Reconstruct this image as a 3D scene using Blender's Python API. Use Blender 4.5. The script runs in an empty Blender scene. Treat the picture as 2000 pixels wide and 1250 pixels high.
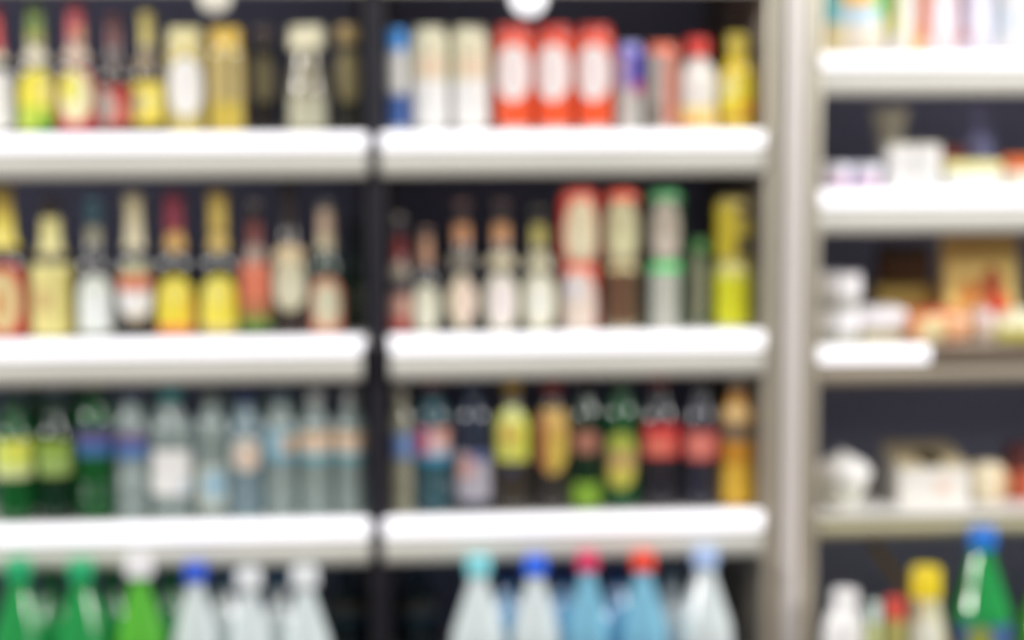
import bpy, math, random
from mathutils import Vector, Matrix

random.seed(7)
SC = bpy.context.scene
COL = SC.collection
PI = math.pi

# ---------------------------------------------------------------- camera
F_PX = 4300.0                                   # focal length in pixels of the 2000 x 1250 frame
CAM = Vector((0.0, -3.75, 1.55))
YAW, PITCH, ROLL = math.radians(4.992), math.radians(6.480), math.radians(-0.192)
FWD = Vector((math.sin(YAW) * math.cos(PITCH), math.cos(YAW) * math.cos(PITCH), -math.sin(PITCH)))
_R = Vector((math.cos(YAW), -math.sin(YAW), 0))
_U = _R.cross(FWD)
RIGHT = _R * math.cos(ROLL) + _U * math.sin(ROLL)
UP = _U * math.cos(ROLL) - _R * math.sin(ROLL)

def at(px, py, Y=0.0):
    """the point of the vertical plane at depth Y that the photograph shows at pixel px, py"""
    d = FWD + RIGHT * ((px - 1000) / F_PX) + UP * ((625 - py) / F_PX)
    return CAM + d * ((Y - CAM.y) / d.y)

cam_data = bpy.data.cameras.new('camera')
cam = bpy.data.objects.new('camera', cam_data)
COL.objects.link(cam)
m = Matrix((RIGHT, UP, -FWD)).transposed().to_4x4()
m.translation = CAM
cam.matrix_world = m
cam_data.sensor_width = 36.0
cam_data.lens = 36.0 * F_PX / 2000.0
cam_data.clip_start = 0.05
cam_data.dof.use_dof = True
cam_data.dof.focus_distance = 1.25
APERTURE = 44.0 / (F_PX * (1 / 1.25 - 1 / 3.85))
cam_data.dof.aperture_fstop = cam_data.lens / (APERTURE * 1000.0)
SC.camera = cam

# ---------------------------------------------------------------- materials
def lin(c):
    out = []
    for v in c[:3]:
        v /= 255.0
        out.append(v / 12.92 if v <= 0.04045 else ((v + 0.055) / 1.055) ** 2.4)
    return (*out, 1.0)

_mats = {}
def mat(col, rough=0.45, metal=0.0, spec=0.5, coat=0.0, emit=0.0, noise=0.0, name='surface'):
    key = (tuple(col), rough, metal, spec, coat, emit, noise)
    if key in _mats:
        return _mats[key]
    mt = bpy.data.materials.new(name)
    mt.use_nodes = True
    nt = mt.node_tree
    b = nt.nodes['Principled BSDF']
    b.inputs['Base Color'].default_value = lin(col)
    b.inputs['Roughness'].default_value = rough
    b.inputs['Metallic'].default_value = metal
    b.inputs['Specular IOR Level'].default_value = spec
    b.inputs['Coat Weight'].default_value = coat
    b.inputs['Coat Roughness'].default_value = 0.08
    if emit:
        b.inputs['Emission Color'].default_value = lin((250, 248, 255))
        b.inputs['Emission Strength'].default_value = emit
    if noise:
        tc = nt.nodes.new('ShaderNodeTexCoord')
        mp = nt.nodes.new('ShaderNodeMapping')
        mp.inputs['Scale'].default_value = (3.0, 40.0, 40.0)
        nz = nt.nodes.new('ShaderNodeTexNoise')
        nz.inputs['Scale'].default_value = 1.6
        nz.inputs['Detail'].default_value = 3.0
        mx = nt.nodes.new('ShaderNodeMix')
        mx.data_type = 'RGBA'
        c = lin(col)
        mx.inputs[6].default_value = tuple(v * (1 - noise) for v in c[:3]) + (1,)
        mx.inputs[7].default_value = tuple(min(1, v * (1 + noise)) for v in c[:3]) + (1,)
        nt.links.new(tc.outputs['Object'], mp.inputs['Vector'])
        nt.links.new(mp.outputs['Vector'], nz.inputs['Vector'])
        nt.links.new(nz.outputs['Fac'], mx.inputs[0])
        nt.links.new(mx.outputs[2], b.inputs['Base Color'])
    _mats[key] = mt
    return mt

def clear(col, see=0.55, body=(215, 228, 226), rough=0.12):
    """thin clear plastic: what passes through is tinted, the rest is glossy"""
    key = ('clear', tuple(col), see, tuple(body), rough)
    if key in _mats:
        return _mats[key]
    mt = bpy.data.materials.new('clear_plastic')
    mt.use_nodes = True
    nt = mt.node_tree
    b = nt.nodes['Principled BSDF']
    b.inputs['Base Color'].default_value = lin(body)
    b.inputs['Roughness'].default_value = rough
    b.inputs['Specular IOR Level'].default_value = 1.0
    t = nt.nodes.new('ShaderNodeBsdfTransparent')
    t.inputs['Color'].default_value = lin(col)
    mx = nt.nodes.new('ShaderNodeMixShader')
    mx.inputs['Fac'].default_value = 1 - see
    out = nt.nodes['Material Output']
    nt.links.new(t.outputs[0], mx.inputs[1])
    nt.links.new(b.outputs[0], mx.inputs[2])
    nt.links.new(mx.outputs[0], out.inputs['Surface'])
    _mats[key] = mt
    return mt

def paper(c):
    return mat(c, 0.5, name='printed_paper')
def plastic(c):
    return mat(c, 0.35, spec=0.5, name='plastic')
def tin(c):
    return mat(c, 0.28, 0.0, 0.8, name='printed_metal')
BROWN = mat((34, 19, 13), 0.24, spec=0.9, name='brown_glass')
DARKGREEN = mat((18, 48, 32), 0.24, spec=0.9, name='green_glass')
BLACKGLASS = mat((28, 26, 32), 0.24, spec=0.9, name='dark_glass')
STEEL = mat((190, 190, 188), 0.3, 1.0, name='bare_metal')
CHROME = mat((225, 225, 220), 0.18, 1.0, name='chrome')

# ---------------------------------------------------------------- mesh helpers
def mesh(name, vs, fs, mts, idx=None, parent=None, smooth=True, loc=None):
    me = bpy.data.meshes.new(name)
    me.from_pydata([tuple(v) for v in vs], [], fs)
    if not isinstance(mts, (list, tuple)):
        mts = [mts]
    for x in mts:
        me.materials.append(x)
    if idx:
        me.polygons.foreach_set('material_index', idx)
    if smooth:
        me.polygons.foreach_set('use_smooth', [True] * len(fs))
        try:
            me.set_sharp_from_angle(angle=math.radians(40))
        except Exception:
            pass
    me.update()
    o = bpy.data.objects.new(name, me)
    COL.objects.link(o)
    if parent:
        o.parent = parent
    if loc is not None:
        o.location = loc
    return o

def tag(o, label, cat, group=None):
    o['label'] = label
    o['category'] = cat
    if group:
        o['group'] = group
    return o

def thing(name, loc, label, cat, group=None, rz=0.0):
    o = bpy.data.objects.new(name, None)
    o.empty_display_size = 0.05
    COL.objects.link(o)
    o.location = loc
    o.rotation_euler = (0, 0, rz)
    return tag(o, label, cat, group)

def structure(o):
    o['kind'] = 'structure'
    return o

def revolve(prof, n=40, flute=0.0, nfl=0):
    """prof: list of (z, r); closes at r = 0"""
    vs, fs, rows = [], [], []
    for z, r in prof:
        if r <= 1e-6:
            rows.append([len(vs)])
            vs.append((0, 0, z))
        else:
            row = []
            for i in range(n):
                a = 2 * PI * i / n
                rr = r * (1 + (flute * math.cos(nfl * a) if nfl else 0))
                row.append(len(vs))
                vs.append((rr * math.sin(a), -rr * math.cos(a), z))
            rows.append(row)
    for a, b in zip(rows, rows[1:]):
        if len(a) == 1 and len(b) == 1:
            continue
        for i in range(n):
            j = (i + 1) % n
            if len(a) == 1:
                fs.append((a[0], b[j], b[i]))
            elif len(b) == 1:
                fs.append((a[i], a[j], b[0]))
            else:
                fs.append((a[i], a[j], b[j], b[i]))
    return vs, fs

def r_at(prof, z):
    for (z0, r0), (z1, r1) in zip(prof, prof[1:]):
        if z0 <= z <= z1 and z1 > z0:
            return r0 + (r1 - r0) * (z - z0) / (z1 - z0)
    return prof[-1][1]

def pick(zones, u, v):
    """colour at u in -1..1, v in 0..1; the last zone that covers the point wins"""
    c = zones[0]
    for z in zones[1:]:
        if z[0] == 'r' and z[1] <= u <= z[2] and z[3] <= v <= z[4]:
            c = z[5]
        elif z[0] == 'o' and ((u - z[1]) / z[3]) ** 2 + ((v - z[2]) / z[4]) ** 2 <= 1:
            c = z[5]
    return c

OUT = {
    'rect': lambda t: 1.0,
    'oval': lambda t: max(0.06, math.sqrt(max(0.0, 1 - (2 * t - 1) ** 2))),
    'arch': lambda t: 1.0 if t < 0.55 else max(0.1, math.sqrt(max(0.0, 1 - ((t - 0.55) / 0.45) ** 2))),
    'bowl': lambda t: 1.0 if t > 0.45 else max(0.1, math.sqrt(max(0.0, 1 - ((0.45 - t) / 0.45) ** 2))),
    'diamond': lambda t: max(0.12, 1 - 0.9 * abs(2 * t - 1) ** 1.3),
    'egg': lambda t: max(0.1, math.sqrt(max(0.0, 1 - abs((t - 0.4) / 0.6) ** 2.2))) if t > 0.4 else max(0.55, math.sqrt(max(0.0, 1 - (abs(t - 0.4) / 0.7) ** 2.4))),
    'slant': lambda t: max(0.15, min(1.0, 0.35 + 1.1 * t)) if t < 0.6 else max(0.5, 1 - 0.7 * (t - 0.6)),
}

def wrap(name, prof, z0, z1, arc, zones, parent, shape='rect', off=0.0007, turn=0.0, finish=paper, nu=48, nv=32):
    """a printed label or painted highlight that follows the bottle's side between z0 and z1 over arc degrees"""
    full = arc >= 359
    if shape != 'rect':
        arc = min(arc, 126)
    vs, fs, cols = [], [], []
    half = math.radians(arc) / 2
    for j in range(nv + 1):
        t = j / nv
        z = z0 + (z1 - z0) * t
        r = r_at(prof, z) + off
        e = OUT[shape](t)
        for i in range(nu + (0 if full else 1)):
            s = -1 + 2 * i / nu
            a = s * half * (1 if full else e) + turn
            vs.append((r * math.sin(a), -r * math.cos(a), z))
    w = nu if full else nu + 1
    for j in range(nv):
        for i in range(nu):
            k = (i + 1) % w if full else i + 1
            fs.append((j * w + i, j * w + k, (j + 1) * w + k, (j + 1) * w + i))
            s = -1 + 2 * (i + 0.5) / nu
            if not full:
                s *= OUT[shape]((j + 0.5) / nv)
            cols.append(pick(zones, s * half / (PI / 2) if full else s, (j + 0.5) / nv))
    uniq = list(dict.fromkeys(cols))
    return mesh(name, vs, fs, [finish(c) for c in uniq], [uniq.index(c) for c in cols], parent)

def lathe(name, prof, mt, parent, n=40, flute=0.0, nfl=0, loc=None):
    vs, fs = revolve(prof, n, flute, nfl)
    return mesh(name, vs, fs, mt, None, parent, loc=loc)

def box_data(x0, x1, y0, y1, z0, z1, bev=0.0):
    b = min(bev, (x1 - x0) * .45, (y1 - y0) * .45, (z1 - z0) * .45)
    if b <= 0:
        vs = [(x, y, z) for z in (z0, z1) for x, y in ((x0, y0), (x1, y0), (x1, y1), (x0, y1))]
        return vs, [(3, 2, 1, 0), (4, 5, 6, 7), (0, 1, 5, 4), (1, 2, 6, 5), (2, 3, 7, 6), (3, 0, 4, 7)]
    def ring(i, z):
        pts = []
        for cx, cy, a0 in ((x1 - b, y0 + b, -90), (x1 - b, y1 - b, 0), (x0 + b, y1 - b, 90), (x0 + b, y0 + b, 180)):
            for k in range(4):
                a = math.radians(a0 + 30 * k)
                pts.append((cx + (b - i) * math.cos(a), cy + (b - i) * math.sin(a), z))
        return pts
    rows = [ring(b * .99, z0)]
    for k in range(4):
        a = math.radians(90 * k / 3)
        rows.append(ring(b * (1 - math.sin(a)), z0 + b * (1 - math.cos(a))))
    for k in range(4):
        a = math.radians(90 * k / 3)
        rows.append(ring(b * (1 - math.cos(a)), z1 - b * (1 - math.sin(a))))
    rows.append(ring(b * .99, z1))
    vs, fs = [], []
    for r in rows:
        vs += r
    n = 16
    for j in range(len(rows) - 1):
        for i in range(n):
            k = (i + 1) % n
            fs.append((j * n + i, j * n + k, (j + 1) * n + k, (j + 1) * n + i))
    fs.append(tuple(reversed(range(n))))
    fs.append(tuple((len(rows) - 1) * n + i for i in range(n)))
    return vs, fs

def box(name, x0, x1, y0, y1, z0, z1, mt, parent=None, bev=0.0, loc=None):
    vs, fs = box_data(x0, x1, y0, y1, z0, z1, bev)
    return mesh(name, vs, fs, mt, None, parent, smooth=bev > 0, loc=loc)

# ---------------------------------------------------------------- the cabinets
SHELF_BACK, BACK = 0.52, 0.60
def Z(px, py, Y=0.0):
    return at(px, py, Y).z
X = lambda px, py, Y=0.0: at(px, py, Y).x

DARK = mat((168, 172, 204), 0.55, name='dark_lining')
DARKER = mat((26, 25, 36), 0.5, name='dark_frame')
WHITE = mat((232, 230, 228), 0.4, name='white_enamel')
RAILM = mat((200, 199, 191), 0.45, 0.0, 0.35, noise=0.12, name='price_rail')
GLOW = mat((235, 235, 240), 0.4, emit=0.85, name='light_diffuser')
POST = mat((206, 199, 182), 0.36, 0.6, 0.5, name='brushed_steel')
POSTB = mat((226, 220, 218), 0.3, 0.2, 0.6, name='steel_highlight_tone')  # paler than the post faces: the ridge's highlight put into the colour

XL = -0.92                                      # outer side of the wide cabinet, outside the frame
XM0, XM1 = X(719, 650), X(756, 650)             # dark post between its two halves
XP0, XP1 = X(1491, 650), X(1597, 650)           # steel corner post
XR = 1.75                                       # outer side of the narrow cabinet
TOPZ = 1.98

floor = structure(box('floor', -7, 7.5, -10, 1.2, -0.06, 0.0, mat((112, 94, 80), 0.4, noise=0.06, name='floor_tiles')))
wall = structure(box('wall_back', -7, 7.5, 0.75, 0.85, 0.0, 3.1, mat((205, 203, 198), 0.7, name='painted_wall')))

def carcass(name, x0, x1, label):
    t = thing(name, ((x0 + x1) / 2, 0.3, 0.0), label, 'fridge')
    cx, cy = (x0 + x1) / 2, 0.3
    def b(part, a0, a1, b0, b1, c0, c1, mt, bev=0.0):
        return box(part, a0 - cx, a1 - cx, b0 - cy, b1 - cy, c0, c1, mt, t, bev)
    b('back_panel', x0, x1, BACK, BACK + 0.04, 0.12, TOPZ, DARK)
    b('plinth', x0, x1, 0.01, BACK + 0.04, 0.0, 0.12, DARKER)
    b('top_panel', x0, x1, 0.0, BACK + 0.04, TOPZ, TOPZ + 0.05, WHITE)
    return t, b

big, bb = carcass('drinks_cooler', XL, XP0, 'wide dark-lined drinks cooler in two halves divided by a dark post')
bb('side_panel', XL, XL + 0.02, 0.0, BACK, 0.12, TOPZ, DARK)
bb('side_panel', XP0 - 0.003, XP0, 0.03, BACK, 0.12, TOPZ, mat((150, 140, 126), 0.5, name='grey_side'))
bb('post', XM0, XM1, 0.004, BACK, 0.12, TOPZ, DARKER, 0.004)
UPR = mat((120, 106, 98), 0.4, 0.6, name='slotted_steel')
for px in (706, 764):
    xu = X(px, 500, 0.53)
    bb('upright', xu - 0.007, xu + 0.007, 0.525, 0.555, 0.12, TOPZ, UPR, 0.002)
lock = lathe('lock', [(0, 0), (0, 0.006), (0.004, 0.0075), (0.008, 0.0055), (0.0095, 0)], CHROME, big)
lock.rotation_euler = (PI / 2, 0, 0)
p = at(735, 672, 0.004)
lock.location = (p.x - (XL + XP0) / 2, 0.004 - 0.3, p.z)

for py in (563, 620):
    p = at(1482, py, 0.02)
    bo = lathe('bolt', [(0, 0), (0, 0.0065), (0.0025, 0.006), (0.005, 0.0035), (0.006, 0)], CHROME, big)
    bo.rotation_euler = (0, -PI / 2, 0)
    bo.location = (XP0 - 0.003 - (XL + XP0) / 2, 0.012 + 0.02 - 0.3, p.z)

small, sb = carcass('grocery_cooler', XP1, XR, 'narrow dark-lined cooler with groceries, beyond the steel post')
sb('side_panel', XP1, XP1 + 0.003, 0.03, BACK, 0.12, TOPZ, mat((150, 140, 126), 0.5, name='grey_side'))
sb('side_panel', XR - 0.02, XR, 0.0, BACK, 0.12, TOPZ, DARKER)

# steel corner post; its rounded moulding carries the highlight as a paler colour
post = thing('steel_post', ((XP0 + XP1) / 2, 0.0, 0.0), 'tall brushed steel post with a bright ridge, between the two coolers', 'post')
w2 = (XP1 - XP0) / 2
box('post_face', -w2 + 0.0005, w2 - 0.0005, -0.012, 0.029, 0, TOPZ + 0.05, POST, post, 0.006)
xa, xb = X(1529, 650) - (XP0 + XP1) / 2, X(1561, 650) - (XP0 + XP1) / 2
vs, fs = [], []
NSEG = 10
for z in (0.0, TOPZ + 0.05):
    for k in range(NSEG + 1):
        a = PI * k / NSEG
        vs.append(((xa + xb) / 2 - (xb - xa) / 2 * math.cos(a), -0.0125 - 0.012 * math.sin(a), z))
for k in range(NSEG):
    fs.append((k, k + 1, NSEG + 2 + k, NSEG + 1 + k))
fs += [tuple(reversed(range(NSEG + 1))), tuple(range(NSEG + 1, 2 * NSEG + 2))]
mesh('bright_ridge', vs, fs, POSTB, None, post)

def shelf(x0, x1, ref, ytop, ymid, ybot, label, x_front0=None, x_front1=None, lit=True, lit_to=None, rail_mat=None, front=0.0):
    """shelf board, light strip along its front edge, price rail below; ytop, ymid and ybot are read at pixel column ref"""
    z0, z1, z2 = Z(ref, ytop), Z(ref, ymid), Z(ref, ybot)
    fx0, fx1 = (x0 if x_front0 is None else x_front0), (x1 if x_front1 is None else x_front1)
    cx = (x0 + x1) / 2
    t = thing('shelf', (cx, front, z0), label, 'shelf', 'cooler shelves')
    box('shelf_board', x0 - cx, x1 - cx, 0.0045, SHELF_BACK - front, -0.018, 0.0, WHITE, t)
    if lit:
        e1 = fx1 if lit_to is None else lit_to
        box('light_strip', fx0 - cx, e1 - cx, -0.016, 0.0035, z1 - z0 + 0.0004, -0.0005, GLOW, t, 0.004)
        if lit_to is not None:
            box('shelf_edge', e1 - cx + 0.0004, fx1 - cx, -0.016, 0.0035, z1 - z0 + 0.0004, -0.0005, mat((120, 106, 92), 0.45, name='bare_edge'), t, 0.003)
    else:
        box('shelf_edge', fx0 - cx, fx1 - cx, -0.012, 0.0035, z1 - z0 + 0.0004, -0.0005, RAILM, t, 0.003)
    prof = []
    for q in (0, .17, .21, .3, .4, .5, .6, .7, .8, .9, 1):
        prof.append(((-0.002 if q < .2 else -0.005 - 0.008 * math.sin(PI * (q - .2) / .8) ** .7), (z1 - z0) + (z2 - z1) * q))
    prof = [(0.0035, z1 - z0)] + prof + [(0.0035, z2 - z0)]
    vs = [(xx - cx, a, b) for xx in (fx0, fx1) for a, b in prof]
    n = len(prof)
    fs = [(k, k + 1, n + k + 1, n + k) for k in range(n - 1)] + [(n - 1, 0, n, 2 * n - 1), tuple(reversed(range(n))), tuple(range(n, 2 * n))]
    mesh('price_rail', vs, fs, rail_mat or RAILM, None, t)
    return z0

g = 0.003
SL0, SL1 = XL + 0.025, XM0 - g
SM0, SM1 = XM1 + g, XP0 - 0.005
SR0, SR1 = XP1 + 0.005, XR - 0.025
zT = shelf(SL0, SL1, 740, -112, -64, -13, 'topmost shelf of the wide cooler, only its rail showing above the dark-capped beers', None, X(719, 0))
zT2 = shelf(SM0, SM1, 740, -112, -64, -13, 'topmost shelf of the wide cooler, its rail above the red cans', X(741, 0), X(1489.5, 0))
A1 = shelf(SL0, SL1, 740, 259, 292, 345, 'lit white shelf carrying the beers and juices beside the dark post', None, X(717, 275))
B1 = shelf(SM0, SM1, 740, 259, 292, 345, 'lit white shelf carrying the white and red tall cans', X(742, 275), X(1490, 275))
A2 = shelf(SL0, SL1, 740, 656, 691, 743, 'lit white shelf carrying the foil-necked dark beer bottles', None, X(706, 670))
B2 = shelf(SM0, SM1, 740, 656, 691, 743, 'lit white shelf carrying oval-label bottles and stacked cans', X(762, 670), X(1490, 670))
A3 = shelf(SL0, SL1, 740, 1012, 1048, 1100, 'lit white shelf carrying the water bottles', None, X(722, 1030))
B3 = shelf(SM0, SM1, 740, 1012, 1048, 1100, 'lit white shelf carrying cola and orange drink', X(749, 1030), X(1488, 1030))
A4 = shelf(SL0, SL1 - .012, 740, 1404, 1447, 1495, 'low shelf under the big green and clear bottles', None, X(712, 1400), front=-0.11)
B4 = shelf(SM0 + .012, SM1 - .012, 740, 1404, 1447, 1495, 'low shelf under the big bottles with blue and red caps', X(760, 1400), X(1484, 1400), front=-0.11)
RF0, RF1 = X(1604, 500), XR - 0.024
R1 = shelf(SR0, SR1, 1800, 104, 134, 186, 'lit white shelf carrying bright snack bags', X(1603, 120), RF1)
R2 = shelf(SR0, SR1, 1800, 370, 403, 455, 'lit white shelf carrying small white packs', X(1598.5, 385), RF1)
R3 = shelf(SR0, SR1, 1800, 674, 706, 748, 'half lit white shelf carrying lidded tubs', X(1597.5, 690), RF1, lit_to=X(1812, 690), rail_mat=mat((150, 140, 124), 0.45, noise=0.08, name='dull_rail'))
R4 = shelf(SR0, SR1, 1800, 1003, 1006, 1045, 'unlit grey shelf carrying white bowls and a dispenser box', X(1597.5, 1020), RF1, lit=False, rail_mat=mat((176, 170, 140), 0.45, noise=0.06, name='plain_rail'))
R5 = shelf(SR0 + .012, SR1, 1800, 1376, 1412, 1460, 'low shelf under the yellow-capped and blue-capped bottles', X(1608, 1400), RF1, front=-0.11)

# puck lamps hanging under the topmost shelf
for px, py, s, lb in ((419, -6, 0.027, 'round spotlight on the top shelf rail above the pale lemonade bottles'),
                      (1033, -4, 0.030, 'round spotlight on the top shelf rail above the red cans')):
    p = at(px, py, -0.03)
    t = thing('spotlight', (p.x, -0.013, p.z), lb, 'lamp', 'spotlights along the top rail')
    h = lathe('housing', [(0, 0), (0, s + 0.003), (0.012, s + 0.003), (0.012, s)], CHROME, t)
    d = lathe('diffuser', [(0.004, s - 0.0005), (0.014, s - 0.001), (0.02, s * 0.75), (0.024, s * 0.4), (0.025, 0)],
              mat((235, 235, 240) if px > 800 else (214, 208, 186), 0.4, emit=0.75 if px > 800 else 0.22, name='lamp_diffuser'), t)
    for o in (h, d):
        o.rotation_euler = (PI / 2, 0, 0)

# ---------------------------------------------------------------- bottles and cans
BEER = [(0, 0), (0, .86), (.012, .96), (.03, 1), (.46, 1), (.50, .98), (.54, .91), (.58, .77), (.62, .61), (.66, .50), (.72, .45), (.82, .42), (.93, .39), (.935, .45), (.96, .45), (.965, .40), (.99, .39), (.99, 0)]
STUBBY = [(0, 0), (0, .86), (.012, .96), (.03, 1), (.56, 1), (.62, .96), (.68, .80), (.74, .58), (.80, .46), (.93, .40), (.935, .46), (.96, .46), (.965, .40), (.99, .39), (.99, 0)]
PET = [(0, 0), (0, .70), (.012, .88), (.04, 1), (.16, 1), (.175, .95), (.19, 1), (.24, 1), (.255, .95), (.27, 1), (.30, 1), (.305, .965), (.60, .965), (.605, 1), (.66, 1), (.72, .93), (.79, .74), (.85, .50), (.885, .40), (.895, .40), (.897, .52), (.912, .52), (.914, .40), (.99, .38), (.99, 0)]
CONE = [(0, 0), (0, .66), (.01, .85), (.03, 1), (.12, 1), (.13, .96), (.14, 1), (.22, 1), (.225, .97), (.40, .97), (.405, 1), (.50, 1), (.535, .985), (.56, .95), (.60, .866), (.65, .760), (.70, .655), (.75, .549), (.80, .443), (.85, .338), (.872, .30), (.882, .30), (.884, .37), (.897, .37), (.899, .28), (.99, .27), (.99, 0)]
WIDE = [(0, 0), (0, .88), (.012, .97), (.03, 1), (.74, 1), (.79, .97), (.83, .86), (.86, .80), (.87, .80), (.99, .78), (.99, 0)]
MILK = [(0, 0), (0, .88), (.012, .97), (.03, 1), (.36, 1), (.48, .90), (.62, .72), (.74, .62), (.82, .62), (.86, .70), (.99, .70), (.99, 0)]
CURVY = [(0, 0), (0, .72), (.012, .88), (.04, .98), (.12, 1), (.24, .94), (.36, .90), (.40, .97), (.58, .97), (.62, 1), (.68, .97), (.76, .78), (.84, .50), (.88, .39), (.895, .39), (.897, .50), (.912, .50), (.914, .38), (.99, .37), (.99, 0)]

ROW = {}          # (row) -> placed footprints, to keep neighbours clear of one another
def place(row, px, w, top, zs, dy=0.016, clamp=True):
    """base point, radius and height of a round thing on a shelf"""
    R = 0.035
    w *= 0.94
    for _ in range(3):
        Yc = dy + R
        zt = Z(px, top, Yc)
        h = zt - zs
        ymid = 625 - F_PX * ((Vector((0, Yc, zs + h / 2)) - CAM).dot(UP) / (Vector((at(px, 625, Yc).x, Yc, zs + h / 2)) - CAM).dot(FWD))
        R = (X(px + w / 2, ymid, Yc) - X(px - w / 2, ymid, Yc)) / 2
    x = X(px, ymid, dy + R)
    y = dy + R
    if row[0] == 'B':
        x = min(x, XP0 - 0.0045 - R)
        x = max(x, XM1 + 0.002 + R)
    elif row[0] == 'A':
        x = min(x, XM0 - 0.002 - R)
    elif row[0] == 'R':
        x = max(x, XP1 + 0.0045 + R)
    for (qx, qy, qr) in ROW.get(row, []):
        d = math.hypot(x - qx, y - qy)
        if d < R + qr + 0.002:

            need = (R + qr + 0.002)
            dx = abs(x - qx)
            if dx >= need * 0.80:
                y2 = qy + math.sqrt(max(0, need ** 2 - dx ** 2))
                y = max(y, y2)
            else:
                R = max(0.012, d - qr - 0.002)
    ROW.setdefault(row, []).append((x, y, R))
    return Vector((x, y, zs)), R, h

def scaled(prof, R, h):
    return [(z * h, r * R) for z, r in prof]

def crown(parent, R, h, prof, col, nr=.46):
    r = nr * R
    lathe('crown_cap', [(h * .958, r * 1.16), (h * .962, r * 1.2), (h * .975, r * 1.06), (h * .992, r * .98), (h, r * .85), (h, 0)], tin(col), parent, 42, 0.03, 21)

def screw(parent, prof, h, z0, col, grow=1.22, name='screw_cap'):
    r = r_at(prof, h * .95) * grow
    ch = h - z0
    lathe(name, [(z0, r * .93), (z0, r), (z0 + ch * .9, r * .98), (h, r * .90), (h + 0.0004, 0)], plastic(col), parent, 48, 0.018, 24)

def bottle(row, px, w, top, zs, label, prof, body, group, cap=None, capz=.93, capgrow=1.22, crowncol=None, wraps=(), dy=0.016, name='beer_bottle', cat='bottle', drink=None, fill=.8, capname='screw_cap', bodyname='bottle_body'):
    """wraps: (part name, z0, z1, arc, shape, zones, turn degrees, finish)"""
    loc, R, h = place(row, px, w, top, zs, dy)
    yaw_to_cam = math.atan2(loc.x - CAM.x, loc.y - CAM.y)
    t = thing(name, loc, label, cat, group, -yaw_to_cam)
    pr = scaled(prof, R, h)
    lathe(bodyname, pr, body, t)
    if drink is not None:
        inner = [(z, max(0, r - 0.0012)) for z, r in pr if 0 < z < fill * h]
        zb = inner[0][0] + 0.002
        inner = [(zb, 0), (zb, inner[0][1])] + inner[1:] + [(fill * h, max(0.002, r_at(pr, fill * h) - 0.0012)), (fill * h, 0)]
        lathe('drink', inner, drink, t)
    if crowncol:
        crown(t, R, h, pr, crowncol)
    if cap:
        screw(t, pr, h, capz * h, cap, capgrow, capname)
    k = 0
    for q in wraps:
        pn, z0, z1, arc, shape, zones = q[:6]
        turn = math.radians(q[6]) if len(q) > 6 else 0.0
        fin = q[7] if len(q) > 7 and q[7] else paper
        wrap(pn, pr, z0 * h, z1 * h, arc, zones, t, shape, turn=turn, finish=fin, off=0.0007 + 0.0003 * k)
        k += 1
    return t

CANP = [(0, 0), (0, .74), (.012, .78), (.05, .97), (.075, 1), (.88, 1), (.905, .985), (.955, .84), (.965, .82)]
def can(row, px, w, top, zs, label, zones, group, lidcol=(205, 205, 200), dy=0.016, name='drink_can', base=None, rim=None, shoulder=None):
    """zones are seen over the whole front half; base = (location, R) stacks it on another can"""
    if base is None:
        loc, R, h = place(row, px, w, top, zs, dy)
    else:
        loc, R = base
        h = Z(px, top, loc.y) - loc.z
    yaw_to_cam = math.atan2(loc.x - CAM.x, loc.y - CAM.y)
    t = thing(name, loc, label, 'can', group, -yaw_to_cam)
    pr = scaled(CANP, R, h)
    n = 80
    # finer rows on the straight side so that the print shows
    fine = pr[:5] + [(h * (.075 + .805 * k / 50), R) for k in range(1, 50)] + pr[5:]
    vs, fs = revolve(fine, n)
    cols = []
    for f in fs:
        c = [sum(vs[i][a] for i in f) / len(f) for a in range(3)]
        a = math.atan2(c[0], -c[1])
        u, v = a / (PI / 2), c[2] / h
        col = pick(zones, u, v)
        if shoulder and v > .885:
            col = shoulder
        if v < 0.05:
            col = (196, 194, 190)
        cols.append(col)
    uniq = list(dict.fromkeys(cols))
    mesh('can_body', vs, fs, [tin(c) for c in uniq], [uniq.index(c) for c in cols], t)
    lid = lathe('lid', [(h * .962, R * .825), (h * .985, R * .84), (h * .995, R * .82), (h, R * .79), (h * .992, R * .76), (h * .965, R * .74), (h * .965, 0)], tin(lidcol) if rim is None else tin(rim), t)
    # pull tab, a flat ring on the lid
    vs, fs = [], []
    for zz in (h * .967, h * .967 + 0.0012):
        for k in range(16):
            a = 2 * PI * k / 16
            vs.append((0.0075 * math.cos(a), 0.011 * math.sin(a) - R * .18, zz))
        for k in range(16):
            a = 2 * PI * k / 16
            vs.append((0.004 * math.cos(a), 0.005 * math.sin(a) - R * .30, zz))
    for k in range(16):
        j = (k + 1) % 16
        fs += [(k, j, 16 + j, 16 + k)[::-1], (32 + k, 32 + j, 48 + j, 48 + k), (k, j, 32 + j, 32 + k), (16 + k, 16 + j, 48 + j, 48 + k)[::-1]]
    mesh('pull_tab', vs, fs, tin(lidcol), None, t, smooth=False)
    return t, loc, R, h

# ---- colours used again and again
CREAM, GOLD, YEL, RED, GRN = (232, 224, 196), (206, 176, 80), (232, 214, 62), (196, 44, 40), (40, 150, 60)
W = (238, 236, 234)
GB = 'beer bottles on the upper shelf'

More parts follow.
